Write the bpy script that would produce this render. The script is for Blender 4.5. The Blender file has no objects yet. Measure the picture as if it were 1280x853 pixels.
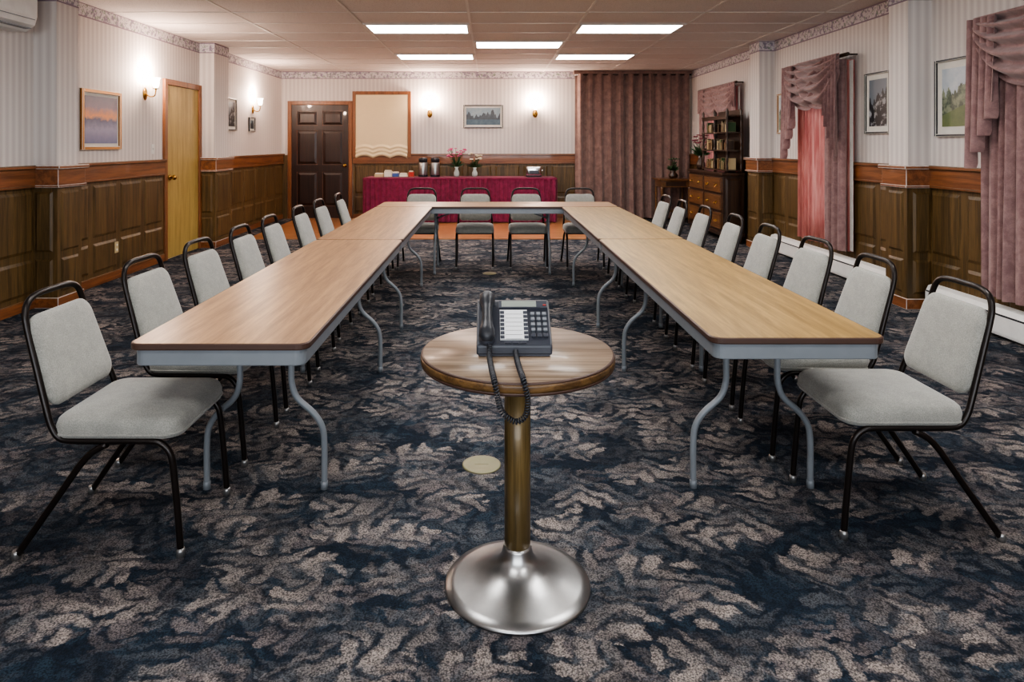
import bpy, bmesh, math, random
from mathutils import Vector, Matrix
random.seed(7)
K=1.066
H=1.41
CEIL=2.78
XL=-3.93; XR=3.78; YB=12.9; YF=-3.0
pi=math.pi
scn=bpy.context.scene
col=scn.collection

# ------------------------------------------------------------------ materials
class NT:
    def __init__(s,name):
        s.m=bpy.data.materials.new(name); s.m.use_nodes=True
        s.t=s.m.node_tree; s.b=s.t.nodes['Principled BSDF']; s.out=s.t.nodes['Material Output']
    def n(s,typ,**kw):
        x=s.t.nodes.new(typ)
        for k,v in kw.items(): setattr(x,k,v)
        return x
    def l(s,a,b): s.t.links.new(a,b)
    def put(s,inp,v):
        if isinstance(v,bpy.types.NodeSocket): s.l(v,inp)
        elif v is not None:
            inp.default_value=v
    def math(s,op,a,b=None,c=None):
        x=s.n('ShaderNodeMath',operation=op); s.put(x.inputs[0],a); s.put(x.inputs[1],b)
        if c is not None: s.put(x.inputs[2],c)
        return x.outputs[0]
    def vmath(s,op,a,b=None):
        x=s.n('ShaderNodeVectorMath',operation=op); s.put(x.inputs[0],a)
        if b is not None: s.put(x.inputs[1],b)
        return x.outputs[0]
    def co(s,scale=(1,1,1),rot=(0,0,0),loc=(0,0,0)):
        tc=s.n('ShaderNodeTexCoord'); mp=s.n('ShaderNodeMapping')
        mp.inputs['Scale'].default_value=scale; mp.inputs['Rotation'].default_value=rot; mp.inputs['Location'].default_value=loc
        s.l(tc.outputs['Object'],mp.inputs['Vector']); return mp.outputs[0]
    def sep(s,v):
        x=s.n('ShaderNodeSeparateXYZ'); s.l(v,x.inputs[0]); return x.outputs
    def noise(s,v,scale,detail=4,rough=.55,out='Fac',dist=0):
        x=s.n('ShaderNodeTexNoise'); s.put(x.inputs['Vector'],v)
        x.inputs['Scale'].default_value=scale; x.inputs['Detail'].default_value=detail
        x.inputs['Roughness'].default_value=rough; x.inputs['Distortion'].default_value=dist
        return x.outputs[out]
    def mix(s,f,a,b,mode='MIX'):
        x=s.n('ShaderNodeMix',data_type='RGBA',blend_type=mode)
        s.put(x.inputs[0],f); 
        for i,v in ((6,a),(7,b)):
            if isinstance(v,bpy.types.NodeSocket): s.l(v,x.inputs[i])
            else: x.inputs[i].default_value=(v[0],v[1],v[2],1)
        return x.outputs[2]
    def smooth(s,v,lo,hi):
        x=s.n('ShaderNodeMapRange',interpolation_type='SMOOTHSTEP'); s.put(x.inputs[0],v)
        x.inputs[1].default_value=lo; x.inputs[2].default_value=hi; return x.outputs[0]
    def ramp(s,f,stops):
        x=s.n('ShaderNodeValToRGB'); s.put(x.inputs[0],f)
        e=x.color_ramp.elements
        while len(e)<len(stops): e.new(.5)
        for i,(p,c) in enumerate(stops): e[i].position=p; e[i].color=(c[0],c[1],c[2],1)
        return x.outputs[0]
    def bump(s,h,strength=.3,dist=.01):
        x=s.n('ShaderNodeBump'); x.inputs['Strength'].default_value=strength; x.inputs['Distance'].default_value=dist
        s.l(h,x.inputs['Height']); s.l(x.outputs[0],s.b.inputs['Normal'])
    def color(s,c): 
        if isinstance(c,bpy.types.NodeSocket): s.l(c,s.b.inputs['Base Color'])
        else: s.b.inputs['Base Color'].default_value=(c[0],c[1],c[2],1)
    def set(s,**kw):
        for k,v in kw.items():
            s.put(s.b.inputs[k.replace('_',' ')],v)
def sr(r,g,b):
    f=lambda c:(c/255/12.92) if c/255<=.04045 else ((c/255+.055)/1.055)**2.4
    return (f(r),f(g),f(b))

def plain(name,c,rough=.5,metal=0,var=.12,scale=12,bump=0,bscale=200,**kw):
    t=NT(name); v=t.co()
    n=t.noise(v,scale,3)
    c2=tuple(x*(1-var) for x in c); c3=tuple(min(1,x*(1+var)) for x in c)
    t.color(t.mix(n,c2,c3)); t.set(Roughness=rough,Metallic=metal,**kw)
    if bump: t.bump(t.noise(v,bscale,2),bump,.002)
    return t.m

def wood(name,dark,light,axis='y',rough=.4,grain=1.0,coat=0,spec=.5,bump=.1,metal=0):
    t=NT(name)
    sc={'x':(1.2,22,22),'y':(22,1.2,22),'z':(22,22,1.2)}[axis]
    v=t.co(scale=sc)
    n1=t.noise(v,1.0*grain,6,.65,dist=.6)
    n2=t.noise(v,6.0*grain,3,.6)
    f=t.math('ADD',t.math('MULTIPLY',n1,.75),t.math('MULTIPLY',n2,.25))
    f=t.smooth(f,.32,.68)
    big=t.noise(t.co(),1.7,2)
    c=t.mix(f,dark,light)
    c=t.mix(t.math('MULTIPLY',big,.3),c,tuple(x*.8 for x in dark))
    t.color(c); t.set(Roughness=rough,Coat_Weight=coat,Specular_IOR_Level=spec,Metallic=metal)
    t.bump(n2,bump,.002)
    return t.m

def carpet():
    t=NT('carpet_mat'); v=t.co()
    warp=t.noise(v,9,4,.64,out='Color')
    wv=t.vmath('SCALE',t.vmath('SUBTRACT',warp,(.5,.5,.5))); 
    wv.node.inputs['Scale'].default_value=.15
    P=t.vmath('ADD',v,wv)
    mul=lambda a,b:t.math('MULTIPLY',a,b)
    aff=lambda x,a,b:t.math('ADD',t.math('MULTIPLY',x,a),b)
    def leaf(scale,off,w,lob,freq,L=.62,ch=1.0):
        p=t.vmath('ADD',t.vmath('MULTIPLY',P,(scale*.88,scale*1.15,0)),(off,off*1.7,0))
        vo=t.n('ShaderNodeTexVoronoi',voronoi_dimensions='2D',feature='F1'); vo.inputs['Scale'].default_value=1.0
        vo.inputs['Randomness'].default_value=.85
        t.l(p,vo.inputs['Vector'])
        d=t.vmath('SUBTRACT',p,vo.outputs['Position']); s=t.sep(d)
        cr=t.sep(vo.outputs['Color'])
        ang=t.math('MULTIPLY',cr[0],6.283)
        ca=t.math('COSINE',ang); sa=t.math('SINE',ang)
        u=t.math('ADD',t.math('MULTIPLY',s[0],ca),t.math('MULTIPLY',s[1],sa))
        w_=t.math('SUBTRACT',t.math('MULTIPLY',s[1],ca),t.math('MULTIPLY',s[0],sa))
        w_=t.math('ADD',w_,mul(mul(u,u),.5))
        a=t.math('ABSOLUTE',w_)
        uu=t.math('DIVIDE',u,L)
        wid=t.math('MULTIPLY',t.math('SUBTRACT',1.0,t.math('MULTIPLY',uu,uu)),w)
        ph=t.math('MULTIPLY',t.math('SUBTRACT',u,t.math('MULTIPLY',a,ch)),freq)
        sn=t.math('SINE',ph)
        m=t.math('SUBTRACT',t.math('ADD',wid,t.math('MULTIPLY',sn,lob)),a)
        mask=t.smooth(m,-.03,.11)
        vein=t.smooth(sn,-1.0,.3)
        fade=mul(aff(t.smooth(u,-.5,.35),.75,.25),aff(t.smooth(w_,-.14,.08),.45,.55))
        return mask,mul(vein,fade),cr[1]
    mA,vA,rA=leaf(4.2,.3,.46,.12,17)
    mB,vB,rB=leaf(4.0,5.3,.44,.13,16)
    mC,vC,rC=leaf(4.8,11.3,.40,.12,15)
    mD,vD,rD=leaf(5.4,17.3,.40,.12,14)
    fine=t.noise(v,190,2,.6); fine2=t.noise(v,34,4,.7)
    vr=t.n('ShaderNodeTexVoronoi',feature='F1'); vr.inputs['Scale'].default_value=190; t.l(v,vr.inputs['Vector'])
    spk=t.smooth(fine,.34,.60)
    blot=t.smooth(fine2,.34,.62)
    navy=sr(24,31,41); teal=sr(50,66,80); slate=sr(104,106,110); beige=sr(180,168,160); mauve=sr(136,126,124)
    c=t.mix(blot,navy,sr(33,43,56))
    c=t.mix(mul(mul(mC,aff(vC,.7,.15)),aff(spk,.3,.6)),c,teal)
    c=t.mix(mul(mul(mA,aff(vA,.85,.05)),mul(aff(spk,.5,.4),aff(blot,.4,.6))),c,slate)
    c=t.mix(mul(mul(mD,aff(vD,.85,.05)),mul(aff(spk,.6,.35),t.smooth(rD,.25,.65))),c,mauve)
    fB=mul(mul(mB,aff(vB,.92,.05)),mul(aff(spk,.5,.5),aff(blot,.4,.6)))
    fB=mul(fB,t.smooth(rB,.02,.35))
    c=t.mix(fB,c,beige)
    c=t.mix(mul(t.smooth(vr.outputs['Distance'],.35,.8),.7),c,(.008,.010,.014))
    t.color(c); t.set(Roughness=.95,Specular_IOR_Level=.12)
    t.bump(t.math('ADD',fine,mul(vr.outputs['Distance'],-.6)),.6,.004)
    return t.m

def wallpaper():
    t=NT('wallpaper_mat'); v=t.co(); s=t.sep(v)
    a=t.math('ADD',s[0],s[1])
    st=t.math('SINE',t.math('MULTIPLY',a,2*pi/.075)); st2=t.math('SINE',t.math('MULTIPLY',a,2*pi/.025))
    f=t.smooth(st,-.5,.5); f2=t.smooth(st2,.3,.9)
    c=t.mix(f,sr(206,199,195),sr(222,216,211))
    c=t.mix(t.math('MULTIPLY',f2,.22),c,sr(182,172,174))
    t.color(c); t.set(Roughness=.75); return t.m
def border():
    t=NT('wallpaper_border_mat'); v=t.co(); 
    n=t.noise(v,22,3,.6); n2=t.noise(v,30,2,.6,dist=1)
    c=t.mix(t.smooth(n,.5,.6),sr(210,204,208),sr(144,132,152))
    c=t.mix(t.smooth(n2,.55,.62),c,sr(134,150,136))
    s=t.sep(v); z=s[2]
    e=t.math('MAXIMUM',t.math('LESS_THAN',z,2.653),t.math('GREATER_THAN',z,2.765))
    c=t.mix(e,c,sr(140,124,140))
    t.color(c); t.set(Roughness=.7); return t.m
def ceiling_mat():
    t=NT('ceiling_tile_mat'); v=t.co(); n=t.noise(v,90,3,.7); n2=t.noise(v,3,2)
    c=t.mix(t.smooth(n,.3,.5),sr(174,165,160),sr(216,207,202))
    c=t.mix(t.math('MULTIPLY',n2,.2),c,sr(178,168,164))
    t.color(c); t.set(Roughness=.9); t.bump(n,.4,.003); return t.m
def fabric(name,c1,c2,rough=.9,scale=9,weave=500,sheen=.3,wd=.3):
    t=NT(name); v=t.co(); n=t.noise(v,scale,4,.65,dist=.5); w=t.noise(v,weave,2)
    c=t.mix(t.smooth(n,.3,.7),c1,c2)
    c=t.mix(t.math('MULTIPLY',t.smooth(w,.4,.62),wd),c,tuple(x*.5 for x in c1))
    t.color(c); t.set(Roughness=rough,Sheen_Weight=sheen); t.bump(w,.3,.002); return t.m
def emis(name,c,st):
    t=NT(name)
    t.color(c); t.b.inputs['Emission Color'].default_value=(*c,1)
    t.set(Emission_Strength=st); return t.m
def sheer():
    t=NT('sheer_curtain_mat'); v=t.co(scale=(1,1,.1)); n=t.noise(v,22,3)
    c=t.mix(t.smooth(n,.3,.7),sr(188,112,108),sr(226,164,154))
    tr=t.n('ShaderNodeBsdfTranslucent'); df=t.n('ShaderNodeBsdfDiffuse'); mx=t.n('ShaderNodeMixShader')
    t.l(c,tr.inputs[0]); t.l(c,df.inputs[0]); mx.inputs[0].default_value=.5
    t.l(df.outputs[0],mx.inputs[1]); t.l(tr.outputs[0],mx.inputs[2]); t.l(mx.outputs[0],t.out.inputs[0]); return t.m

M={}
M['carpet']=carpet(); M['wallpaper']=wallpaper(); M['border']=border(); M['ceil']=ceiling_mat()
M['tbar']=plain('ceiling_grid_mat',sr(216,210,205),.5)
M['wains']=wood('wainscot_mat',sr(60,46,24),sr(118,92,54),'z',.42)
M['rail']=wood('rail_mat',sr(98,56,28),sr(156,98,58),'y',.35,coat=.3)
M['railx']=wood('rail_x_mat',sr(98,56,28),sr(156,98,58),'x',.35,coat=.3)
M['tableL']=wood('table_laminate_mat',sr(124,90,60),sr(182,142,100),'y',.34,1.3)
M['tableR']=wood('table_laminate_b_mat',sr(130,103,58),sr(186,153,95),'y',.34,1.3)
M['edge']=plain('table_edge_mat',sr(72,52,44),.45)
M['grey']=plain('grey_steel_mat',sr(126,132,138),.4,.15)
M['frame']=plain('chair_frame_mat',sr(30,24,22),.3,.4)
M['fab_s']=fabric('chair_fabric_mat',sr(144,144,138),sr(158,157,150),weave=300,scale=20,wd=.5)
M['glide']=plain('glide_mat',sr(150,150,150),.3,.8)
M['drape']=fabric('drape_mat',sr(134,102,102),sr(166,134,130),scale=12,weave=300)
M['drapeb']=fabric('drape_back_mat',sr(120,94,88),sr(150,121,112),scale=9,weave=300)
M['lining']=fabric('drape_lining_mat',sr(215,212,205),sr(230,228,222),scale=9,weave=300)
M['sheer']=sheer()
M['skirt']=fabric('skirt_mat',sr(106,24,56),sr(134,40,76),scale=12,weave=260,sheen=.1)
M['brass']=plain('brass_mat',sr(190,150,80),.25,1)
M['disc']=plain('floor_cover_mat',sr(128,124,96),.5,.3)
M['steel']=plain('brushed_steel_mat',sr(178,178,178),.3,1,var=.08,scale=40)
M['chrome']=plain('chrome_mat',sr(215,215,215),.12,1)
M['black']=plain('black_plastic_mat',sr(36,39,46),.4)
M['black2']=plain('dark_plastic_mat',sr(58,62,72),.35)
M['pbody']=plain('phone_body_mat',sr(48,52,62),.4)
M['white']=plain('white_plastic_mat',sr(228,228,225),.4)
M['cream']=plain('cream_blind_mat',sr(230,210,170),.8,var=.04)
M['bronze']=wood('pedestal_column_mat',sr(72,58,32),sr(128,106,66),'z',.38,1.2,coat=.15,metal=.2)
M['oak']=wood('oak_door_mat',sr(154,128,66),sr(194,166,100),'z',.45,1)
M['dwood']=wood('dark_door_mat',sr(30,17,12),sr(58,34,24),'z',.4,1,coat=.1)
M['ftrim']=wood('door_trim_mat',sr(110,68,38),sr(160,102,62),'z',.4)
M['antq']=wood('antique_wood_mat',sr(36,22,14),sr(70,46,28),'z',.35,coat=.3)
M['burl']=wood('burl_wood_mat',sr(80,52,26),sr(134,92,54),'y',.3,2,coat=.4)
M['parq']=wood('dance_floor_mat',sr(156,102,62),sr(200,144,98),'x',.3,1.5,coat=.3)
M['green']=plain('foliage_mat',sr(44,72,40),.6,var=.4,scale=30)
M['pink']=plain('pink_petal_mat',sr(205,70,130),.6,var=.3,scale=40)
M['wpet']=plain('pale_petal_mat',sr(225,215,190),.6,var=.2,scale=40)
M['purp']=plain('purple_petal_mat',sr(120,40,66),.6,var=.4,scale=40)
M['lens']=emis('troffer_lens_mat',(1,.975,.95),12)
M['shade']=emis('sconce_glass_mat',(1,.86,.70),12)
M['glassv']=plain('vase_glass_mat',sr(180,190,185),.1)
M['lcd']=plain('lcd_mat',sr(140,148,140),.3)
M['label']=plain('label_mat',sr(228,230,232),.5)
M['red']=plain('red_mat',sr(170,40,30),.5); M['blue']=plain('blue_mat',sr(60,90,150),.5)
M['tan']=plain('tan_mat',sr(190,170,130),.6); M['papery']=plain('paper_mat',sr(225,220,205),.7)
M['gold']=plain('gold_frame_mat',sr(170,120,60),.35,.5)
M['mat']=plain('picture_mat_mat',sr(220,218,210),.8)
def roundtop():
    t=NT('pedestal_top_mat'); v=t.co(scale=(2.0,34,1))
    n=t.noise(v,1,6,.65,dist=.5); c=t.mix(t.smooth(n,.35,.65),sr(112,94,78),sr(160,140,120))
    t.color(c); t.set(Roughness=.32,Coat_Weight=.15); return t.m
M['rtop']=roundtop()
M['redge']=wood('pedestal_edge_mat',sr(66,46,26),sr(124,94,58),'x',.35,2)

def art(kind):
    t=NT('art_%s_mat'%kind); v=t.co(); s=t.sep(v)
    x,z=s[0],s[2]
    nx=t.noise(t.co(scale=(1,1,.15)),9,5,.6)
    n=t.noise(v,14,4,.6)
    zz=t.math('ADD',t.math('MULTIPLY',z,2.0),.5)
    if kind=='sunset':
        c=t.ramp(t.math('ADD',zz,t.math('MULTIPLY',t.math('SUBTRACT',n,.5),.25)),[(0,sr(95,102,140)),(.3,sr(140,138,168)),(.42,sr(95,97,132)),(.5,sr(60,66,105)),(.58,sr(215,130,62)),(.75,sr(105,82,108)),(1,sr(42,52,90))])
    elif kind=='lake':
        ridge=t.math('ADD',t.math('MULTIPLY',t.math('SUBTRACT',nx,.5),.5),.03)
        sky=t.mix(n,sr(100,130,150),sr(160,170,170))
        c=t.mix(t.math('LESS_THAN',z,ridge),sky,t.mix(n,sr(20,30,38),sr(90,95,100)))
        c=t.mix(t.math('LESS_THAN',z,-.06),c,t.mix(n,sr(30,55,75),sr(100,120,130)))
    elif kind=='green':
        ridge=t.math('ADD',t.math('MULTIPLY',t.math('SUBTRACT',nx,.5),.7),.08)
        c=t.mix(t.math('LESS_THAN',z,ridge),t.mix(n,sr(140,160,180),sr(210,215,215)),t.mix(t.smooth(n,.4,.6),sr(60,75,60),sr(130,140,115)))
        c=t.mix(t.math('LESS_THAN',z,t.math('ADD',-.08,t.math('MULTIPLY',x,.3))),c,t.mix(n,sr(60,85,45),sr(120,130,85)))
    else:
        ridge=t.math('ADD',t.math('MULTIPLY',t.math('SUBTRACT',nx,.5),.9),.05)
        c=t.mix(t.math('LESS_THAN',z,ridge),sr(110,120,130),t.mix(t.smooth(n,.5,.62),sr(24,28,34),sr(150,155,160)))
    t.color(c); t.set(Roughness=.35); return t.m
for k in ('sunset','lake','green','rock'): M['art_'+k]=art(k)

# ------------------------------------------------------------------ mesh builder
class MB:
    def __init__(s): s.bm=bmesh.new(); s.mats=[]
    def mi(s,m):
        m=M[m] if isinstance(m,str) else m
        if m not in s.mats: s.mats.append(m)
        return s.mats.index(m)
    def hexa(s,pts,mat,bevel=0,seg=2):
        vs=[s.bm.verts.new(p) for p in pts]; i=s.mi(mat)
        fs=[]
        for q in ((0,3,2,1),(4,5,6,7),(0,1,5,4),(1,2,6,5),(2,3,7,6),(3,0,4,7)):
            f=s.bm.faces.new([vs[k] for k in q]); f.material_index=i; fs.append(f)
        if bevel>0:
            es=list({e for f in fs for e in f.edges})
            bmesh.ops.bevel(s.bm,geom=es,offset=bevel,segments=seg,affect='EDGES',profile=.5)
    def box(s,x0,x1,y0,y1,z0,z1,mat,bevel=0,mx=None):
        p=[Vector(q) for q in ((x0,y0,z0),(x1,y0,z0),(x1,y1,z0),(x0,y1,z0),(x0,y0,z1),(x1,y0,z1),(x1,y1,z1),(x0,y1,z1))]
        if mx is not None: p=[mx@q for q in p]
        s.hexa(p,mat,bevel)
    def panel(s,mx,a0,a1,z0,z1,n0,n1,inset,mat):
        p=[(a0,-n0,z0),(a1,-n0,z0),(a1,-n0,z1),(a0,-n0,z1),(a0+inset,-n1,z0+inset),(a1-inset,-n1,z0+inset),(a1-inset,-n1,z1-inset),(a0+inset,-n1,z1-inset)]
        vs=[s.bm.verts.new(mx@Vector(q)) for q in p]; i=s.mi(mat)
        for q in ((4,5,6,7),(0,1,5,4),(1,2,6,5),(2,3,7,6),(3,0,4,7)):
            f=s.bm.faces.new([vs[k] for k in q]); f.material_index=i
    def rings(s,rings,mat,closed=True,caps=True,smooth=True,loop=False):
        i=s.mi(mat); R=[[s.bm.verts.new(p) for p in r] for r in rings]; n=len(R[0])
        rng=range(n) if closed else range(n-1)
        pairs=list(zip(R[:-1],R[1:]))
        if loop: pairs.append((R[-1],R[0]))
        for a,b in pairs:
            for k in rng:
                f=s.bm.faces.new((a[k],a[(k+1)%n],b[(k+1)%n],b[k])); f.material_index=i; f.smooth=smooth
        if caps and closed and not loop:
            for r in (R[0][::-1],R[-1]):
                f=s.bm.faces.new(r); f.material_index=i
    def tube(s,pts,r,mat,seg=10,sub=0,loop=False):
        pts=[Vector(p) for p in pts]
        rr=r if isinstance(r,(list,tuple)) else [r]*len(pts)
        if sub:
            P=[];Q=[]
            n=len(pts); rng=n if loop else n-1
            for i in range(rng):
                if loop: a,b,c,d=[pts[(i+k)%n] for k in (-1,0,1,2)]
                else: a,b,c,d=pts[max(i-1,0)],pts[i],pts[i+1],pts[min(i+2,n-1)]
                for j in range(sub):
                    t=j/sub
                    P.append(.5*((2*b)+(c-a)*t+(2*a-5*b+4*c-d)*t*t+(-a+3*b-3*c+d)*t**3))
                    Q.append(rr[i]*(1-t)+rr[(i+1)%n]*t)
            if not loop: P.append(pts[-1]); Q.append(rr[-1])
            pts,rr=P,Q
        n=len(pts); rings=[]; prev=None
        for i,p in enumerate(pts):
            if loop: t=pts[(i+1)%n]-pts[i-1]
            else: t=pts[min(i+1,n-1)]-pts[max(i-1,0)]
            if t.length<1e-9: t=Vector((0,0,1))
            t.normalize()
            if prev is None:
                up=Vector((0,0,1)) if abs(t.z)<.9 else Vector((1,0,0))
                u=t.cross(up).normalized()
            else:
                u=prev-t*prev.dot(t)
                u.normalize()
            prev=u; w=t.cross(u)
            rings.append([p+(u*math.cos(a)+w*math.sin(a))*rr[i] for a in [2*pi*k/seg for k in range(seg)]])
        s.rings(rings,mat,loop=loop)
        return pts
    def lathe(s,prof,mat,seg=40,c=(0,0,0),mx=None):
        rings=[]
        for r,z in prof:
            ring=[Vector((c[0]+max(r,1e-4)*math.cos(2*pi*k/seg),c[1]+max(r,1e-4)*math.sin(2*pi*k/seg),c[2]+z)) for k in range(seg)]
            if mx is not None: ring=[mx@p for p in ring]
            rings.append(ring)
        s.rings(rings,mat)
    def grid(s,fn,nu,nv,mat,smooth=True):
        i=s.mi(mat); V=[[s.bm.verts.new(fn(a/nu,b/nv)) for b in range(nv+1)] for a in range(nu+1)]
        for a in range(nu):
            for b in range(nv):
                f=s.bm.faces.new((V[a][b],V[a+1][b],V[a+1][b+1],V[a][b+1])); f.material_index=i; f.smooth=smooth
    def ball(s,c,r,mat,sub=1,sc=(1,1,1)):
        i=s.mi(mat); g=bmesh.ops.create_icosphere(s.bm,subdivisions=sub,radius=r)
        for v in g['verts']:
            v.co=Vector((v.co.x*sc[0],v.co.y*sc[1],v.co.z*sc[2]))+Vector(c)
        for f in {f for v in g['verts'] for f in v.link_faces}: f.material_index=i; f.smooth=True
    def leafq(s,c,d,w,mat):
        d=Vector(d); c=Vector(c); u=d.cross(Vector((random.random()-.5,random.random()-.5,random.random()-.5))).normalized()*w
        vs=[s.bm.verts.new(p) for p in (c,c+d*.5+u,c+d,c+d*.5-u)]
        f=s.bm.faces.new(vs); f.material_index=s.mi(mat)
    def done(s,name,loc=(0,0,0),rz=0,recalc=True):
        if recalc: bmesh.ops.recalc_face_normals(s.bm,faces=s.bm.faces)
        me=bpy.data.meshes.new(name); s.bm.to_mesh(me); s.bm.free()
        for m in s.mats: me.materials.append(m)
        o=bpy.data.objects.new(name,me); col.objects.link(o); o.location=loc; o.rotation_euler=(0,0,rz); return o
def inst(o,loc,rz):
    n=bpy.data.objects.new(o.name.split('.')[0],o.data); col.objects.link(n); n.location=loc; n.rotation_euler=(0,0,rz); return n

def rrect(w,h,r,n=6,taper=0):
    out=[]
    for cx,cy,a0 in ((w/2-r,h/2-r,0),(-w/2+r,h/2-r,90),(-w/2+r,-h/2+r,180),(w/2-r,-h/2+r,270)):
        for k in range(n+1):
            a=math.radians(a0+90*k/n); x=cx+r*math.cos(a); y=cy+r*math.sin(a)
            x*=1-taper*(y/h+.5)
            out.append((x,y))
    return out

FL=Matrix.Translation((XL,0,0))@Matrix.Rotation(pi/2,4,'Z')
FR=Matrix.Translation((XR,0,0))@Matrix.Rotation(-pi/2,4,'Z')
FB=Matrix.Translation((0,YB,0))
# ------------------------------------------------------------------ room shell
mb=MB(); mb.box(XL-.2,XR+.2,YF-.2,YB+.2,-.1,0,'carpet'); mb.done('floor')
mb=MB(); mb.box(XL-.2,XR+.2,YF-.2,YB+.2,CEIL,CEIL+.1,'ceil'); mb.done('ceiling')
mb=MB(); mb.box(XL-.15,XL,YF,YB,0,CEIL,'wallpaper'); mb.done('wall_left')
mb=MB(); mb.box(XL-.15,XR+.15,YB,YB+.15,0,CEIL,'wallpaper'); mb.done('wall_back')
WX0,WX1,WF0,WF1=-2.7,2.7,.75,2.35  # opening for an invented window behind the camera, made for fill light
mb=MB()
mb.box(XL-.15,WX0,YF-.15,YF,0,CEIL,'wallpaper'); mb.box(WX1,XR+.15,YF-.15,YF,0,CEIL,'wallpaper')
mb.box(WX0,WX1,YF-.15,YF,0,WF0,'wallpaper'); mb.box(WX0,WX1,YF-.15,YF,WF1,CEIL,'wallpaper'); mb.done('wall_front')
WIN=[(3.65,4.88),(7.2,8.1),(10.35,11.7)]; WZ0=.5; WZ1=2.2
mb=MB(); ys=YF
for a,b in WIN:
    mb.box(XR,XR+.15,ys,a,0,CEIL,'wallpaper'); mb.box(XR,XR+.15,a,b,0,WZ0,'wallpaper'); mb.box(XR,XR+.15,a,b,WZ1,CEIL,'wallpaper'); ys=b
mb.box(XR,XR+.15,ys,YB,0,CEIL,'wallpaper'); mb.done('wall_right')
for i,(a,b) in enumerate(WIN):
    mb=MB()
    for (p,q,z0,z1) in ((a,a+.05,WZ0,WZ1),(b-.05,b,WZ0,WZ1),(a+.05,b-.05,WZ0,WZ0+.05),(a+.05,b-.05,WZ1-.05,WZ1),((a+b)/2-.02,(a+b)/2+.02,WZ0+.05,WZ1-.05)):
        mb.box(XR+.05,XR+.1,p,q,z0,z1,'white')
    mb.done('window_%d'%(i+1))
mb=MB()
for k in range(5):
    x=WX0+(WX1-WX0)*k/4; mb.box(x-.03,x+.03,YF-.1,YF-.05,WF0,WF1,'white')
for z in (WF0+.03,WF1-.03): mb.box(WX0,WX1,YF-.1,YF-.05,z-.03,z+.03,'white')
mb.done('window_4')  # unseen window frame, added only to go with the fill light
# fill light added at the invented front-wall window to brighten camera-facing sides
L=bpy.data.lights.new('window_daylight','AREA'); L.shape='RECTANGLE'; L.size=WX1-WX0-.2; L.size_y=WF1-WF0-.1; L.energy=135; L.color=(.90,.95,1)
lo=bpy.data.objects.new('window_daylight',L); col.objects.link(lo); lo.location=(0,YF-.14,(WF0+WF1)/2); lo.rotation_euler=(pi/2,0,0)
# ceiling grid
mb=MB(); gx0=-1.455; gs=1.235; gy0=7.26*K; gy=.61*K
x=gx0-2*gs
while x<XR:
    if x>XL: mb.box(x-.012,x+.012,YF,YB,CEIL-.006,CEIL,'tbar')
    x+=gs
y=gy0-15*gy
while y<YB:
    if y>YF: mb.box(XL,XR,y-.012,y+.012,CEIL-.006,CEIL,'tbar')
    y+=gy
mb.done('trim_ceiling_grid')
def troffer(x0,r):
    x1=x0+gs; y0=gy0+r*gy; y1=y0+gy
    mb=MB(); b=.045
    mb.box(x0+b,x1-b,y0+b,y1-b,CEIL-.012,CEIL-.008,'lens')
    for q in ((x0+.01,x1-.01,y0+.01,y0+b),(x0+.01,x1-.01,y1-b,y1-.01),(x0+.01,x0+b,y0+b,y1-b),(x1-b,x1-.01,y0+b,y1-b)):
        mb.box(*q,CEIL-.018,CEIL,'tbar')
    mb.done('ceiling_light_panel')
for r in (0,4,-4,-8,-12):
    troffer(gx0,r); troffer(gx0+2*gs,r)
troffer(gx0+gs,2); 
troffer(gx0+gs,-6)

def wains(name,F,a0,a1,railmat,ztop=1.05,rail=True):
    mb=MB(); 
    mb.box(a0,a1,-.018,0,0,ztop,'wains',mx=F)
    n=max(1,round((a1-a0)/.52)); st=(a1-a0)/n
    for i in range(n):
        p=a0+i*st+.04; q=a0+(i+1)*st-.04
        if q-p<.06: continue
        mb.panel(F,p,q,.13,min(.42,ztop-.03),.018,.030,.025,'wains')
        if ztop>.6: mb.panel(F,p,q,.48,1.0,.018,.030,.025,'wains')
    mb.box(a0,a1,-.035,0,0,.09,railmat,.004,mx=F)
    if rail and ztop>1:
        mb.box(a0,a1,-.04,0,1.05,1.2,railmat,.004,mx=F)
        mb.box(a0,a1,-.065,0,1.195,1.225,railmat,.006,mx=F)
        mb.box(a0,a1,-.05,0,1.035,1.055,railmat,.004,mx=F)
    mb.done(name)
CL=[(5.88,6.19),(9.25,9.75)]; CR=[(5.84,6.12),(9.06,9.40)]
DL=(8.27,9.17)
for i,(a,b) in enumerate(((YF,CL[0][0]),(CL[0][1],DL[0]-.08),(CL[1][1],YB))): wains('trim_wainscot_left_%d'%i,FL,a,b,'rail')
segs=[(YF,WIN[0][0]-.1),(WIN[0][1]+.1,CR[0][0]),(CR[0][1],WIN[1][0]-.1),(WIN[1][1]+.1,CR[1][0]),(CR[1][1],WIN[2][0]-.1),(WIN[2][1]+.1,YB)]
for i,(a,b) in enumerate(segs): wains('trim_wainscot_right_%d'%i,FR,-b,-a,'rail')
for i,(a,b) in enumerate(WIN): wains('trim_wainscot_sill_%d'%i,FR,-b-.1,-a+.1,'rail',.5,False)
BD=(-3.74,-2.66)
wains('trim_wainscot_back_0',FB,BD[1]+.08,XR,'railx')
mb=MB(); mb.box(XL,BD[0]-.08,-.02,0,0,1.2,'wains',mx=FB); mb.done('trim_wainscot_back_1')
mb=MB()
mb.box(XL,XL+.004,YF,YB,2.64,CEIL,'border'); mb.box(XR-.004,XR,YF,YB,2.64,CEIL,'border'); mb.box(XL,XR,YB-.004,YB,2.64,CEIL,'border')
mb.done('trim_wallpaper_border')
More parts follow.
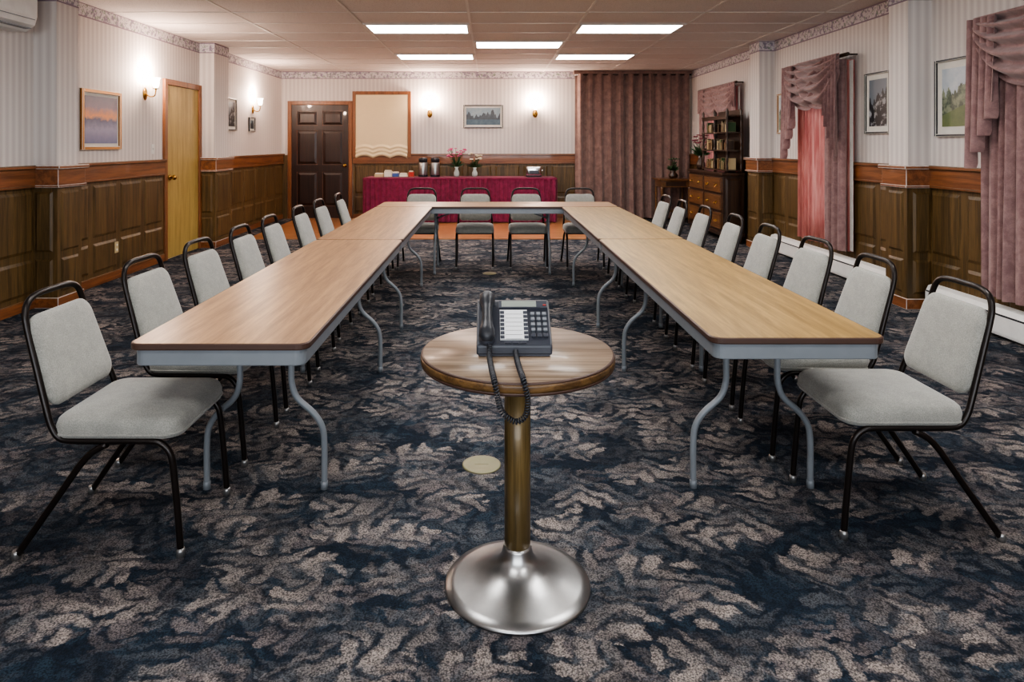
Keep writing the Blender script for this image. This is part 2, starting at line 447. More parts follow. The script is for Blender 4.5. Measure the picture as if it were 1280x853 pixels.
def column(side,y0,y1):
    mb=MB(); P=.2
    if side=='l': X0,X1=XL,XL+P; s=1
    else: X0,X1=XR-P,XR; s=-1
    def B(o,z0,z1,m,bev=0):
        if s>0: mb.box(X0,X1+o,y0-o,y1+o,z0,z1,m,bev)
        else: mb.box(X0-o,X1,y0-o,y1+o,z0,z1,m,bev)
    B(0,0,CEIL,'wallpaper'); B(.018,0,1.05,'wains'); B(.035,0,.09,'rail',.004)
    B(.04,1.05,1.2,'rail',.004); B(.065,1.195,1.225,'rail',.006); B(.05,1.035,1.055,'rail',.004); B(.004,2.64,CEIL,'border')
    FF=Matrix.Translation((0,y0-.018,0))
    for z0,z1 in ((.13,.42),(.48,1.0)):
        mb.panel(FF,X0+.03,X1-.02,z0,z1,0,.012,.02,'wains')
        if s>0: mb.panel(Matrix.Translation((P+.018,0,0))@FL,y0+.03,y1-.03,z0,z1,0,.012,.02,'wains')
        else: mb.panel(Matrix.Translation((-P-.018,0,0))@FR,-y1+.03,-y0-.03,z0,z1,0,.012,.02,'wains')
    mb.done('trim_column_'+('left' if s>0 else 'right'))
for a,b in CL: column('l',a,b)
for a,b in CR: column('r',a,b)
# dance floor
mb=MB()
y0=9.45*K; y1=YB-.04
ny=9; st=(y1-y0)/ny
for j in range(ny):
    xx=-3.6; k=j%2*.45
    while xx<1.65:
        x2=min(xx+.9-(k if xx==-3.6 else 0),1.65)
        mb.box(xx+.001,x2-.001,y0+j*st+.001,y0+(j+1)*st-.001,0,.012,'parq'); xx=x2
mb.done('dance_floor')

def door(name,F,a0,a1,ztop,matd,sixp,knob_side):
    mb=MB(); t=.07
    mb.box(a0-t,a0,-.035,0,0,ztop+t,'ftrim',.005,mx=F); mb.box(a1,a1+t,-.035,0,0,ztop+t,'ftrim',.005,mx=F); mb.box(a0,a1,-.035,0,ztop,ztop+t,'ftrim',.005,mx=F)
    mb.box(a0+.003,a1-.003,-.015,0,.01,ztop-.003,matd,0,mx=F)
    if sixp:
        w=a1-a0; m=.11; c=.1; pw=(w-2*m-c)/2
        for p,q in ((a0,a0+m),(a0+m+pw,a1-m-pw),(a1-m,a1)): mb.box(p+.003,q-.003 if q==a1 else q,-.028,-.012,.01,ztop-.003,matd,.003,mx=F)
        for z0,z1 in ((.01,.24),(.88,1.02),(1.66,1.76),(ztop-.12,ztop-.003)):
            mb.box(a0+.003,a1-.003,-.0281,-.012,z0,z1,matd,.003,mx=F)
        for p in (a0+m,a1-m-pw):
            for z0,z1 in ((.24,.88),(1.02,1.66),(1.76,ztop-.12)):
                mb.panel(F,p+.015,p+pw-.015,z0+.015,z1-.015,.015,.027,.04,matd)
    ka=a1-.07 if knob_side>0 else a0+.07
    pts=[(0.012,0),(.012,.03),(.03,.04),(.032,.06),(.02,.075),(0,.078)]
    mb.lathe([(r,h) for r,h in pts],'brass',20,mx=F@Matrix.Translation((ka,-.025,1.0))@Matrix.Rotation(pi/2,4,'X'))
    mb.lathe([(.035,0),(.035,.006),(.01,.008)],'brass',20,mx=F@Matrix.Translation((ka,-.025,1.0))@Matrix.Rotation(pi/2,4,'X'))
    mb.done(name)
door('door_1',FL,DL[0],DL[1],2.13,'oak',False,-1)
door('door_2',FB,BD[0],BD[1],2.15,'dwood',True,1)

# roman blind on back wall
mb=MB()
a0,a1=-2.54,-1.52
mb.box(a0-.04,a0+.02,-.07,0,1.15,2.4,'ftrim',.005,mx=FB); mb.box(a1-.02,a1+.04,-.07,0,1.15,2.4,'ftrim',.005,mx=FB); mb.box(a0+.02,a1-.02,-.07,0,2.34,2.4,'ftrim',.005,mx=FB)
def bl(u,v):
    x=a0+.025+(a1-a0-.05)*u; zb=1.14+.05*abs(math.sin(u*pi*3))
    z=2.335*(1-v)+zb*v
    tuck=0
    if v>.82: tuck=.025*abs(math.sin((v-.82)/.18*pi*3))
    return Vector((x,YB-.072-tuck-.003*math.sin(u*9+v*7),z))
mb.grid(bl,60,80,'cream')
mb.done('roman_blind',recalc=False)

def picture(name,F,a,z,w,h,artm,fm,matw=.05,fw=.03):
    mb=MB()
    mb.box(-w/2,w/2,-.012,0,-h/2,h/2,'mat')
    for q in ((-w/2,-w/2+fw,-h/2,h/2),(w/2-fw,w/2,-h/2,h/2),(-w/2+fw,w/2-fw,-h/2,-h/2+fw),(-w/2+fw,w/2-fw,h/2-fw,h/2)):
        mb.box(q[0],q[1],-.03,0,q[2],q[3],fm,.004)
    k=fw+matw
    mb.box(-w/2+k,w/2-k,-.015,-.005,-h/2+k,h/2-k,artm)
    o=mb.done(name); o.matrix_world=F@Matrix.Translation((a,-.002,z)); return o
picture('framed_picture',FL,6.46*K,1.65,.70,.60,'art_sunset','gold',.03,.035)
picture('framed_picture',FL,10.35,1.86,.40,.50,'art_rock','black',.04,.025)
picture('framed_picture',FL,11.25,1.73,.28,.24,'art_lake','black',.03,.02)
picture('framed_picture',FB,-.12,1.93,.76,.44,'art_lake','black',.035,.025)
picture('framed_picture',FR,-6.62,1.81,.44,.60,'art_rock','black',.05,.022)
picture('framed_picture',FR,-5.46,1.79,.60,.64,'art_green','black',.06,.022)
picture('framed_picture',FR,-8.78,1.80,.28,.52,'art_green','gold',.03,.02)
mb=MB(); mb.box(-.035,.035,-.006,0,-.057,.057,'white',.002); mb.box(-.006,.006,-.016,-.004,-.012,.012,'white',.002); o=mb.done('light_switch'); o.matrix_world=FL@Matrix.Translation((7.47*K,0,1.35))
def outlet(F,a,z,n):
    mb=MB(); mb.box(-.035,.035,-.006,0,-.057,.057,'tan',.002)
    for q in (-.025,.025): mb.box(-.015,.015,-.009,-.004,q-.013,q+.013,'papery',.003)
    o=mb.done('wall_outlet'); o.matrix_world=F@Matrix.Translation((a,n,z))
outlet(FL,6.69*K,.33,-.030)

def sconce(F,a,z,twin=False,power=14):
    mb=MB(); R=Matrix.Rotation(pi/2,4,'X')
    mb.lathe([(.045,0),(.05,.004),(.04,.012),(.018,.02),(0,.022)],'brass',24,mx=Matrix.Translation((0,0,0))@R@Matrix.Scale(1.5,4,(0,1,0)))
    for sx in ((-.06,.06) if twin else (0,)):
        mb.tube([(0,-.015,0),(sx*.4,-.06,-.03),(sx*.9,-.11,-.02),(sx,-.125,.03),(sx,-.125,.06)],.008,'brass',8,sub=5)
        mb.lathe([(.005,.05),(.03,.058),(.032,.066),(.01,.07)],'brass',20,c=(sx,-.125,0))
        prof=[(.020,.066),(.032,.09),(.038,.12),(.037,.15),(.046,.175),(.052,.185),(.048,.185),(.034,.155),(.034,.12),(.018,.08)]
        mb.lathe(prof,'shade',28,c=(sx,-.125,0))
    o=mb.done('wall_sconce'); o.matrix_world=F@Matrix.Translation((a,0,z))
    L=bpy.data.lights.new('sconce_bulb','POINT'); L.energy=power; L.color=(1,.75,.60); L.shadow_soft_size=.04
    lo=bpy.data.objects.new('sconce_bulb',L); col.objects.link(lo); lo.parent=o; lo.location=(0,-.125,.235)
sconce(FL,7.3*K,1.98,False,50); sconce(FL,10.62*K,1.98,False,44)
sconce(FB,-1.13,1.98,False,44); sconce(FB,.86,1.98,False,44)

# ------------------------------------------------------------------ curtains
def sheet(mb,p,q,z1f,z0f,mat,folds,amp,off,seed=0,nu=None,nv=14):
    p=Vector(p); q=Vector(q); d=q-p; L=d.length; nrm=Vector((-d.y,d.x,0)).normalized()
    nu=nu or int(folds*12)
    def f(u,v):
        z=z1f(u)*(1-v)+z0f(u)*v
        ph=2*pi*folds*u+.9*math.sin(6*u+seed)+.3*math.sin(3*v+seed)
        a=amp*(.75+.35*math.sin(11*u+seed*2+v))*(.7+.3*v)
        o=off+a*math.sin(ph)+a*.3*math.sin(2.3*ph+seed)
        b=p+d*u+nrm*o; return Vector((b.x,b.y,z))
    mb.grid(f,nu,nv,mat)
mb=MB()
sheet(mb,(1.6,YB-.15,0),(XR-.03,YB-.15,0),lambda u:2.72,lambda u:.03,'drapeb',12,.075,0,1)
mb.tube([(1.58,YB-.13,2.71),(XR-.01,YB-.13,2.71)],.02,'antq',8)
mb.box(1.57,XR-.01,YB-.2,YB-.02,2.72,2.775,'drapeb')
mb.done('back_curtain',recalc=False)
def window_drape(y0,y1,name,nearpanel,farpanel,ztop=2.33,zb=.3,flat=False):
    x=XR-.10
    mb=MB(); k=.35 if flat else 1
    sheet(mb,(XR-.06,y1-.02,0),(XR-.06,y0+.02,0),lambda u:ztop-.05,lambda u:zb,'sheer',int((y1-y0)/.10),.042*k,0,2)
    if nearpanel>0:
        sheet(mb,(x-.02,y0+nearpanel,0),(x-.02,y0,0),lambda u:ztop-.04,lambda u:zb,'drape',nearpanel/.10,.045*k,0,3)
        sheet(mb,(x+.03,y0+.05,0),(x+.03,y0-.035,0),lambda u:ztop-.06,lambda u:zb+.01,'lining',1,.006,0,3)
    if farpanel>0: sheet(mb,(x-.02,y1,0),(x-.02,y1-farpanel,0),lambda u:ztop-.04,lambda u:zb,'drape',farpanel/.10,.045*k,0,4)
    def swag(a,b,drop,xo,nf=5):
        def f(u,v):
            w=(4*u*(1-u)); yy=a+(b-a)*u
            z=ztop+.015-v*(.16+drop*w**.8)+.01*math.sin(u*14)*v
            bul=k*(.07*math.sin(pi*v)*w**.5+.045*math.sin(v**.85*2*pi*nf)*(w**.3))
            return Vector((xo-bul,yy,z))
        mb.grid(f,48,80,'drape')
    mid=(y0+y1)/2
    if not flat: swag(y0-.01,mid+.30,.40,x-.10,5); swag(mid-.30,y1+.01,.40,x-.075,5)
    else: swag(y0,mid+.25,.35,x-.03); swag(mid-.25,y1,.35,x-.025)
    def jab(a,b,L0,L1,xo,seed):
        def f(u,v):
            yy=a+(b-a)*u
            c=u*4; st=math.floor(c)+min(1,max(0,(c-math.floor(c)-.35)/.3))
            step=min(1,st/4)
            zbm=ztop-(L0+(L1-L0)*step)
            z=ztop*(1-v)+zbm*v
            return Vector((xo-k*.04*math.cos(2*pi*4*u+seed)*(0.5+.5*v),yy+.02*math.sin(2*pi*4*u)*v,z))
        mb.grid(f,80,16,'drape')
    if flat: jab(y1-.3,y1+.02,.25,.4,x-.04,0); jab(y0+.3,y0-.02,.25,.4,x-.04,1)
    else: jab(y1-.26,y1+.02,.62,1.10,x-.11,0); jab(y0+.26,y0-.02,.62,1.10,x-.13,1)
    mb.tube([(x-.02,y0-.03,ztop),(x-.02,y1+.03,ztop)],.02,'antq',8)
    mb.tube([(XR-.01,y0,ztop),(x-.02,y0,ztop)],.01,'antq',6); mb.tube([(XR-.01,y1,ztop),(x-.02,y1,ztop)],.01,'antq',6)
    mb.done(name,recalc=False)
window_drape(7.0,8.28,'window_curtain',.46,.0)
window_drape(3.45,5.06,'window_curtain',.4,.58)
window_drape(10.15,11.9,'window_curtain',.5,.5,zb=.35,flat=True)
for a,b in ((6.25,8.95),(2.6,5.75)):
    mb=MB()
    pr=[(0,.03),(-.07,.03),(-.075,.05),(-.075,.17),(-.05,.22),(0,.235)]
    ring=lambda y:[Vector((XR-.036+x_,y,z)) for x_,z in pr]
    mb.rings([ring(a),ring(b)],'white',smooth=False)
    mb.box(XR-.113,XR-.108,a+.01,b-.01,.172,.184,'black')
    n=int((b-a)/.9)
    for k in range(1,n): 
        yy=a+(b-a)*k/n; mb.box(XR-.114,XR-.10,yy-.01,yy+.01,.04,.17,'white',.002)
    mb.box(XR-.036,XR-.03,a,b,0,.2,'white'); 
    for yy in (a+.05,b-.05): mb.box(XR-.1,XR-.04,yy-.02,yy+.02,0,.04,'white')
    mb.done('baseboard_heater')
mb=MB(); y0,y1=4.55,5.6
pr=[(0,0),(.13,-.0),(.2,.05),(.22,.12),(.22,.27),(.2,.3),(0,.3)]
mb.rings([[Vector((XL+a,y,2.33+b)) for a,b in pr] for y in (y0,y0+.01,y1-.01,y1)],'white',smooth=False)
mb.box(XL+.10,XL+.205,y0+.05,y1-.05,2.345,2.352,'grey',mx=None)
mb.box(XL+.218,XL+.223,y0+.03,y1-.03,2.42,2.425,'grey'); mb.box(XL+.218,XL+.223,y0+.03,y1-.03,2.60,2.605,'grey')
mb.done('wall_air_conditioner')

# ------------------------------------------------------------------ conference tables
def table(name,L,matt,legs,W=.61):
    mb=MB(); z=.738
    def ring(w,l,r,zz): return [Vector((x_,y_+L/2,zz)) for x_,y_ in rrect(w,l,r,6)]
    mb.rings([ring(W-.010,L-.010,.04,z-.002),ring(W-.012,L-.012,.04,z+.0005)],matt,smooth=False)
    mb.rings([ring(W-.004,L-.004,.04,z-.022),ring(W,L,.042,z-.018),ring(W,L,.042,z-.003),ring(W-.006,L-.006,.04,z)],'edge',smooth=False)
    o=[ring(W-.03,L-.03,.035,z-.022),ring(W-.03,L-.03,.035,z-.075),ring(W-.034,L-.034,.033,z-.078),ring(W-.044,L-.044,.03,z-.075),ring(W-.044,L-.044,.03,z-.022)]
    mb.rings(o,'grey',caps=False,smooth=False)
    for yy in legs:
        for s in (-1,1):
            mb.tube([(s*.105,yy,z-.03),(s*.105,yy,.60),(s*.105,yy,.50),(s*.107,yy,.43),(s*.13,yy,.37),(s*.195,yy,.31),(s*.232,yy,.25),(s*.24,yy,.17),(s*.24,yy,.08),(s*.24,yy,.0)],.0128,'grey',12,sub=4)
            mb.lathe([(.015,0),(.015,.03),(.0128,.032)],'grey',12,c=(s*.24,yy,0))
        mb.tube([(-.27,yy,z-.045),(.27,yy,z-.045)],.012,'grey',8)
        mb.box(-.105,.105,yy-.006,yy+.006,.56,.60,'grey')
        d=1 if yy<L/2 else -1
        mb.tube([(0,yy,.58),(0,yy+d*.35,z-.03)],.008,'grey',8)
    return mb.done(name)
t=table('folding_table',2.5,'tableL',(.5,1.93)); t.location=(-.915,2.29,0)
t=table('folding_table',2.5,'tableL',(.42,1.96)); t.location=(-.915,4.795,0)
t=table('folding_table',2.46,'tableR',(.44,1.88)); t.location=(1.075,2.36,0)
t=table('folding_table',2.46,'tableR',(.42,1.96)); t.location=(1.075,4.825,0)
t=table('folding_table',2.60,'tableL',(.73,1.975)); t.location=(1.38,7.61,0); t.rotation_euler=(0,0,pi/2)

# ------------------------------------------------------------------ chairs
def chair():
    mb=MB(); r=.0115
    side=[(.27,.205,.012),(.262,.205,.12),(.245,.205,.30),(.232,.205,.355),(.20,.205,.388),(.15,.205,.395),(.0,.205,.395),(-.10,.205,.396),(-.145,.205,.405),(-.172,.203,.44),(-.19,.20,.49),(-.235,.185,.63),(-.278,.17,.765),(-.290,.163,.815),(-.295,.145,.85),(-.298,.11,.868),(-.299,.06,.873)]
    path=side+[(-.299,0,.873)]+[(x,-y,z) for x,y,z in side[::-1]]
    mb.tube(path,r,'frame',10,sub=3)
    for s in (-1,1):
        mb.tube([(.02,s*.208,.385),(-.05,s*.21,.34),(-.15,s*.213,.20),(-.28,s*.22,.012)],r,'frame',10,sub=4)
        mb.lathe([(.014,0),(.015,.02),(.012,.03)],'glide',10,c=(-.281,s*.22,0)); mb.lathe([(.014,0),(.015,.02),(.012,.03)],'glide',10,c=(.27,s*.205,0))
        mb.tube([(.06,s*.2,.39),(.06,s*.1,.40)],.008,'frame',8)
    mb.tube([(.17,-.205,.39),(.17,.205,.39)],.009,'frame',8); mb.tube([(-.08,-.205,.39),(-.08,.205,.39)],.009,'frame',8)
    ol=rrect(.44,.435,.06,8)
    lay=[(.3,.402),(.94,.402),(.985,.408),(1.0,.425),(.998,.445),(.975,.462),(.93,.472),(.8,.481),(.55,.488),(.25,.491),(.02,.492)]
    rings=[]
    for k,(sc,z) in enumerate(lay):
        rings.append([Vector((.045+x*sc,y*sc,z-.02*max(0,(x*sc-.15))*2)) for x,y in ol])
    mb.rings(rings,'fab_s')
    mb.tube([Vector((.045+x*1.0,y*1.0,.418)) for x,y in ol],.004,'fab_s',6,loop=True)
    ht=.325; w=.385
    B=Matrix.Translation((-.232,0,.652))@Matrix.Rotation(-.31,4,'Y')
    ol=rrect(w,ht,.055,8,taper=.13)
    lay=[(.3,-.014),(.93,-.014),(.985,-.010),(1,0),(.99,.010),(.95,.018),(.85,.024),(.6,.028),(.02,.029)]
    rings=[[B@Vector((n,x*sc,y*sc)) for x,y in ol] for sc,n in lay]
    mb.rings(rings,'fab_s')
    return mb.done('stacking_chair')
c0=chair()
yl=[2.38,3.0,3.55,4.16,4.76,5.48,6.12,6.88]
c0.location=(-1.325,yl[0]*K,0); c0.rotation_euler=(0,0,0)
for i,y in enumerate(yl[1:]): inst(c0,(-1.325+random.uniform(-.02,.01),y*K,0),random.uniform(-.04,.04))
yr=[2.48,3.03,3.59,4.2,4.82,5.48,6.06,6.62]
for i,y in enumerate(yr): inst(c0,(1.535+(random.uniform(-.01,.02) if i else 0),y*K,0),pi+(random.uniform(-.04,.04) if i else 0))
for x in (-.82,-.17,.44,1.08): inst(c0,(x,7.93,0),-pi/2+random.uniform(-.03,.03))

# ------------------------------------------------------------------ pedestal table and phone
PX,PY=.089,2.185
mb=MB()
mb.lathe([(.2,0),(.2315,0),(.2325,.006),(.228,.012),(.20,.020),(.15,.034),(.10,.054),(.065,.077),(.050,.100),(.046,.12),(.043,.13)],'steel',72)
mb.lathe([(.0415,.095),(.0415,.71)],'bronze',40)
mb.lathe([(.15,.695),(.16,.70),(.16,.712)],'black',40)
mb.lathe([(.28,.712),(.303,.712),(.3065,.716),(.3075,.722)],'edge',80)
mb.lathe([(.3075,.7215),(.3085,.73),(.3085,.738),(.3075,.7445)],'redge',80)
mb.lathe([(.3075,.744),(.305,.749),(.300,.7505)],'edge',80)
mb.lathe([(.3005,.7445),(.3005,.751),(.0,.751)],'rtop',80)
mb.done('pedestal_table',(PX,PY,0))

mb=MB()
A=math.atan2(.105,.15)
FM=Matrix.Translation((0,0,.034))@Matrix.Rotation(A,4,'X')
def prism(prof,x0,x1,mat,bev=.004):
    n=len(prof); i=mb.mi(mat)
    a=[mb.bm.verts.new((x0,y,z)) for y,z in prof]; b=[mb.bm.verts.new((x1,y,z)) for y,z in prof]
    fs=[mb.bm.faces.new(a[::-1]),mb.bm.faces.new(b)]
    for k in range(n): fs.append(mb.bm.faces.new((a[k],a[(k+1)%n],b[(k+1)%n],b[k])))
    for f in fs: f.material_index=i
    bmesh.ops.bevel(mb.bm,geom=list({e for f in fs for e in f.edges}),offset=bev,segments=2,affect='EDGES',profile=.5)
prism([(0,.004),(0,.034),(.15,.139),(.175,.135),(.185,.10),(.185,.004)],-.118,.118,'pbody',.006)
prism([(.002,0),(.002,.01),(.18,.01),(.18,0)],-.11,.11,'black2',.002)
S=.183
mb.box(-.047,.112,S-.038,S-.006,-.002,.008,'black2',.002,mx=FM)
mb.box(-.038,.075,S-.034,S-.010,.004,.0095,'lcd',0,mx=FM)
mb.box(-.045,.045,.02,S-.042,-.002,.004,'label',.001,mx=FM)
for r_ in range(7):
    for c_ in range(2):
        mb.box(-.043+c_*.074,-.03+c_*.074,.024+r_*.0165,.034+r_*.0165,.003,.008,'black2',.001,mx=FM)
    mb.box(-.026,.027,.0225+r_*.0165,.0232+r_*.0165,.0035,.0048,'black2',0,mx=FM)
for r_ in range(5):
    for c_ in range(3):
        mb.box(.054+c_*.019,.068+c_*.019,.03+r_*.0215,.044+r_*.0215,.0,.007,'grey' if r_>0 else 'black2',.0015,mx=FM)
mb.box(.096,.108,S-.03,S-.024,.006,.010,'red',.001,mx=FM)
for x_ in (-.03,-.005,.02): mb.box(x_,x_+.018,.006,.014,0,.005,'black2',.001,mx=FM)
mb.done('desk_phone',(PX-.012,2.11,.752))
mb=MB()
hx=-.085
pts=[(hx,.002,.018),(hx,.014,.026),(hx,.034,.031),(hx,.058,.034),(hx,.093,.036),(hx,.128,.034),(hx,.152,.031),(hx,.172,.026),(hx,.183,.018)]
pts=[FM@Vector(p) for p in pts]
mb.tube(pts,[.016,.025,.024,.018,.016,.018,.024,.025,.016],'black',18,sub=4)
for yy in (.022,.165):
    mb.lathe([(.024,.0),(.026,.006),(.025,.018),(.02,.022)],'black2',20,mx=FM@Matrix.Translation((hx,yy,.002)))
mb.done('phone_handset',(PX-.012,2.11,.752))
path=[(.0,2.10,.79),(.0,2.05,.768),(.006,1.95,.764),(.012,1.88,.762),(.018,1.858,.74),(.03,1.855,.69),(.05,1.855,.665),(.075,1.855,.655),(.098,1.855,.672),(.104,1.855,.71),(.098,1.858,.745),(.092,1.88,.764),(.086,1.96,.764),(.082,2.06,.762),(.08,2.115,.77)]
def crs(pts,sub):
    P=[];pts=[Vector(p) for p in pts]; n=len(pts)
    for i in range(n-1):
        a,b,c,d=pts[max(i-1,0)],pts[i],pts[i+1],pts[min(i+2,n-1)]
        for j in range(sub):
            t=j/sub; P.append(.5*((2*b)+(c-a)*t+(2*a-5*b+4*c-d)*t*t+(-a+3*b-3*c+d)*t**3))
    return P
P=crs(path,40); cum=0; hel=[]; prev=None
for i in range(1,len(P)):
    t=(P[i]-P[i-1]); cum+=t.length; tn=t.normalized()
    if prev is None: u=tn.cross(Vector((1,0,0))).normalized()
    else: u=(prev-tn*prev.dot(tn)).normalized()
    prev=u; w=tn.cross(u)
    hel.append((P[i],u,w,cum))
H2=[]; L=cum; N=int(L/.0075*9); j=0
for k in range(N):
    s_=L*k/N
    while j<len(hel)-2 and hel[j+1][3]<s_: j+=1
    p0,u0,w0,c0_=hel[j]; p1,u1,w1,c1_=hel[j+1]; f=(s_-c0_)/max(1e-6,c1_-c0_); f=max(0,min(1,f))
    p=p0.lerp(p1,f); u=u0.lerp(u1,f); w=w0.lerp(w1,f); a=s_/.0075*2*pi
    H2.append(p+(u*math.cos(a)+w*math.sin(a))*.0065)
mb=MB(); mb.tube(H2,.0024,'black',6); mb.done('coiled_phone_cord')

mb=MB(); mb.lathe([(.085,0),(.085,.004),(.08,.006),(.055,.006),(.054,.0055),(.0,.0055)],'disc',40)
mb.box(-.03,.03,-.004,.004,.004,.007,'disc'); mb.done('floor_outlet_cover',(-.035,2.81*K,0))
mb=MB(); mb.lathe([(.075,0),(.075,.004),(.07,.006),(.0,.005)],'disc',40); mb.box(-.03,.03,-.004,.004,.004,.007,'disc'); mb.done('floor_outlet_cover',(0,6.96*K,0))

# ------------------------------------------------------------------ buffet
bx0,bx1,by0,by1,bz=-2.22,1.17,12.1,12.76,.81
mb=MB()
mb.box(bx0,bx1,by0,by1,bz-.025,bz,'skirt',.004)
for x in (bx0+.15,-.52,bx1-.15):
    for y in (by0+.1,by1-.1): mb.tube([(x,y,0.012),(x,y,bz-.02)],.014,'grey',8)
sheet(mb,(bx0-.01,by0-.01,0),(bx1+.01,by0-.01,0),lambda u:bz-.002,lambda u:.03,'skirt',36,.02,-.02,1,nu=480,nv=4)
sheet(mb,(bx1+.01,by0-.01,0),(bx1+.01,by1,0),lambda u:bz-.002,lambda u:.03,'skirt',9,.012,-.012,1,nu=90,nv=4)
sheet(mb,(bx0-.01,by1,0),(bx0-.01,by0-.01,0),lambda u:bz-.002,lambda u:.03,'skirt',9,.012,-.012,1,nu=90,nv=4)
mb.box(bx0-.02,bx1+.02,by0-.04,by0-.03,bz-.03,bz+.002,'skirt',.002)
mb.done('skirted_buffet_table')
BZ=bz+.003
def thermos(x,y):
    mb=MB()
    mb.lathe([(.075,0),(.085,.004),(.085,.03),(.083,.035)],'black',28)
    mb.lathe([(.082,.03),(.084,.05),(.084,.24),(.078,.26)],'steel',28)
    mb.lathe([(.078,.255),(.075,.29),(.08,.30),(.08,.33),(.05,.35),(0,.352)],'black',28)
    mb.tube([(0,.07,.31),(0,.12,.30),(0,.13,.22),(0,.085,.15)],.01,'black',8,sub=4)
    mb.box(-.012,.012,-.12,-.06,.30,.325,'black',.004)
    mb.done('coffee_airpot',(x,y,BZ))
thermos(-1.21,12.42); thermos(-.99,12.42)
def flowers(name,loc,vh,vr,fh,spread,pm,n=14,vm='glassv',gn=30):
    mb=MB()
    mb.lathe([(vr*.7,0),(vr,vh*.1),(vr*1.05,vh*.4),(vr*.5,vh*.8),(vr*.8,vh),(vr*.7,vh*.98),(vr*.3,vh*.75)],vm,24)
    for i in range(n):
        a=random.random()*2*pi; rr=spread*math.sqrt(random.random()); hh=vh+fh*(.55+.45*random.random())
        tip=Vector((rr*math.cos(a),rr*math.sin(a),hh))
        mb.tube([(0,0,vh*.8),(tip.x*.4,tip.y*.4,vh+(hh-vh)*.5),tip],.003,'green',5,sub=3)
        s_=.018+.012*random.random()
        for k in range(5):
            b=2*pi*k/5; mb.ball(tip+Vector((math.cos(b),math.sin(b),0))*s_*.7,s_*.7,pm,1,(1,1,.6))
        mb.ball(tip,s_*.5,'wpet',1)
    for i in range(gn):
        a=random.random()*2*pi; e=random.uniform(.1,1.2); d=Vector((math.cos(a)*math.cos(e),math.sin(a)*math.cos(e),math.sin(e)))*random.uniform(.5,1)*fh*.7
        mb.leafq((0,0,vh),d,.02,'green')
    mb.done(name,loc)
flowers('flower_vase',(-.60,12.42,BZ),.18,.05,.34,.20,'pink',22)
flowers('flower_vase',(-.27,12.42,BZ),.17,.05,.26,.12,'wpet',14)
mb=MB(); o=[(x,y) for x,y in rrect(.28,.17,.04,5)]
mb.rings([[Vector((x*s,y*s,z)) for x,y in o] for s,z in ((.96,0.012),(1,.03),(1,.15),(.97,.175),(.9,.188))],'chrome')
mb.rings([[Vector((x*s,y*s,z)) for x,y in o] for s,z in ((.97,0),(1.02,.005),(1.02,.025),(1.0,.03))],'black')
for y in (-.035,.035): mb.box(-.1,.1,y-.014,y+.014,.183,.190,'black')
mb.box(.13,.165,-.02,.02,.10,.12,'black',.004); mb.box(-.08,.08,-.09,-.084,.06,.12,'black2',.002)
mb.done('toaster',(.80,12.40,BZ))
mb=MB()
x=-2.08
for w,h,d,m_ in ((.16,.05,.2,'tan'),(.14,.10,.15,'papery'),(.12,.07,.2,'blue'),(.15,.05,.18,'papery'),(.1,.09,.12,'red')):
    mb.box(x,x+w,-d/2,d/2,0,h,m_,.003); mb.box(x+.01,x+w-.02,-d/2+.01,d/2-.02,h,h+.02,'papery',.002); x+=w+.01
mb.done('snack_boxes',(0,12.42,BZ))

# ------------------------------------------------------------------ antique dresser & shelf
DX0,DY0,DY1=3.28,9.62,11.28
DX1=3.60
mb=MB()
mb.box(DX0+.02,DX1,DY0+.02,DY1-.02,.12,.96,'antq',.004)
mb.box(DX0-.01,DX1,DY0-.01,DY1+.01,.96,1.0,'antq',.008)
mb.box(DX0,DX1,DY0,DY1,.10,.16,'antq',.006)
for y in (DY0+.05,DY1-.05):
    for x in (DX0+.05,DX1-.05): mb.lathe([(.02,0),(.035,.02),(.04,.06),(.025,.09),(.03,.11)],'antq',16,c=(x,y,0))
rows=[(.19,.43),(.46,.68),(.71,.93)]
mid=(DY0+DY1)/2
for z0,z1 in rows:
    for a,b in ((DY0+.06,mid-.02),(mid+.02,DY1-.06)):
        mb.box(DX0-.002,DX0+.04,a,b,z0,z1,'burl',.008)
        mb.box(DX0-.006,DX0,a+.03,b-.03,z0+.03,z1-.03,'burl',.003)
        for k in (.25,.75):
            y=a+(b-a)*k; zc=(z0+z1)/2
            mb.box(DX0-.012,DX0-.004,y-.03,y+.03,zc-.015,zc+.02,'brass',.003)
            mb.tube([(DX0-.01,y-.035,zc+.01),(DX0-.03,y-.03,zc-.015),(DX0-.035,y,zc-.025),(DX0-.03,y+.03,zc-.015),(DX0-.01,y+.035,zc+.01)],.004,'brass',6,sub=3)
mb.panel(Matrix.Translation((0,DY0+.02,0)),DX0+.05,DX1-.04,.2,.92,0,.012,.03,'antq')
mb.done('antique_dresser')
mb=MB(); sy0,sy1=9.64,10.75; sx0,sx1=3.34,3.58; z0=1.002
for y in (sy0+.02,(sy0+sy1)/2,sy1-.02):
    for x in (sx0+.02,sx1-.02):
        prof=[(.012,0)]
        for k in range(1,40):
            z=.0+.86*k/40; prof.append((.012+.007*abs(math.sin(k*.55)),z))
        prof.append((.02,.88)); prof.append((.0,.92)); mb.lathe(prof,'antq',12,c=(x,y,z0))
for z in (.02,.3,.56,.80): mb.box(sx0,sx1,sy0,sy1,z0+z,z0+z+.02,'antq',.003)
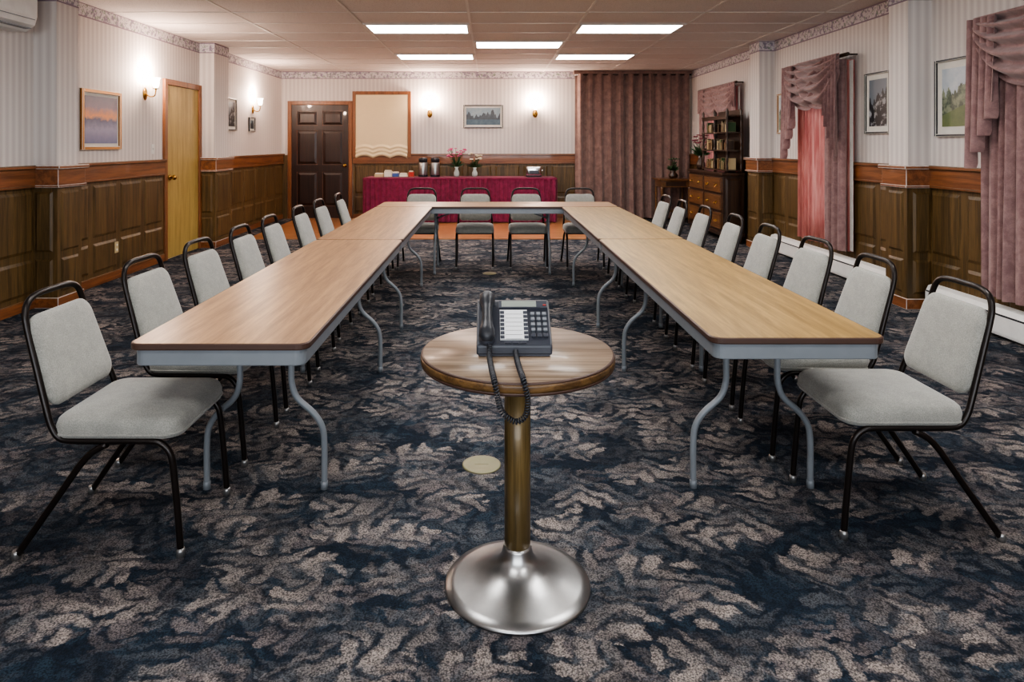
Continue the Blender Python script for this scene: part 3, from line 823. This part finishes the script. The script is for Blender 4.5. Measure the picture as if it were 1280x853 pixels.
mb.box(sx1-.012,sx1,sy0,sy1,z0+.02,z0+.8,'antq')
mb.box(sx1-.015,sx1,sy0+.1,sy1-.1,z0+.8,z0+.9,'antq',.005)
mb.box(sx0,sx0+.02,sy0+.02,sy1-.02,z0+.76,z0+.80,'antq',.004)
mb.done('etagere_shelf')
mb=MB()
for z in (.041,.321,.581):
    y=sy0+.06
    while y<sy1-.1:
        w=random.uniform(.02,.045); h=random.uniform(.10,.17)
        if random.random()<.55 and abs(y-(sy0+sy1)/2)>.06: mb.box(sx0+.04,sx0+.16,y,y+w-.002,z0+z,z0+z+h,random.choice(['tan','antq','green','antq','burl','burl','antq']),.002)
        y+=w
mb.done('shelf_books')
flowers('flower_vase',(3.42,11.05,1.002),.22,.07,.34,.16,'purp',22,'antq',40)
flowers('potted_plant',(3.32,12.35,.793),.14,.08,.22,.14,'green',10,'antq',50)
mb=MB(); 
mb.box(3.0,3.6,12.05,12.6,.76,.79,'burl',.006); mb.box(3.04,3.56,12.09,12.56,.64,.76,'burl',.004); mb.box(3.12,3.48,12.085,12.095,.66,.74,'antq',.003)
for x in (3.06,3.54):
    for y in (12.11,12.54): mb.tube([(x,y,.65),(x,y,.45),(x,y,.2),(x,y,.0)],[.024,.02,.024,.014],'burl',12,sub=4)
mb.box(3.06,3.54,12.11,12.54,.2,.215,'burl',.003)
mb.done('side_table')

# ------------------------------------------------------------------ world, camera
w=bpy.data.worlds.new('World'); scn.world=w; w.use_nodes=True
nt=w.node_tree; bg=nt.nodes['Background']; bg.inputs[0].default_value=(.85,.92,1,1); bg.inputs[1].default_value=1.0
cam=bpy.data.cameras.new('camera'); co=bpy.data.objects.new('camera',cam); col.objects.link(co)
co.location=(0,0,H); co.rotation_euler=(pi/2,0,0); cam.lens=24; cam.sensor_width=36
cam.shift_x=28/1280; cam.shift_y=-(426.5-180)/1280; cam.clip_start=.05
scn.camera=co
scn.view_settings.view_transform='AgX'
try: scn.view_settings.look='AgX - Medium High Contrast'
except Exception as e: print(e)
scn.view_settings.exposure=0.36
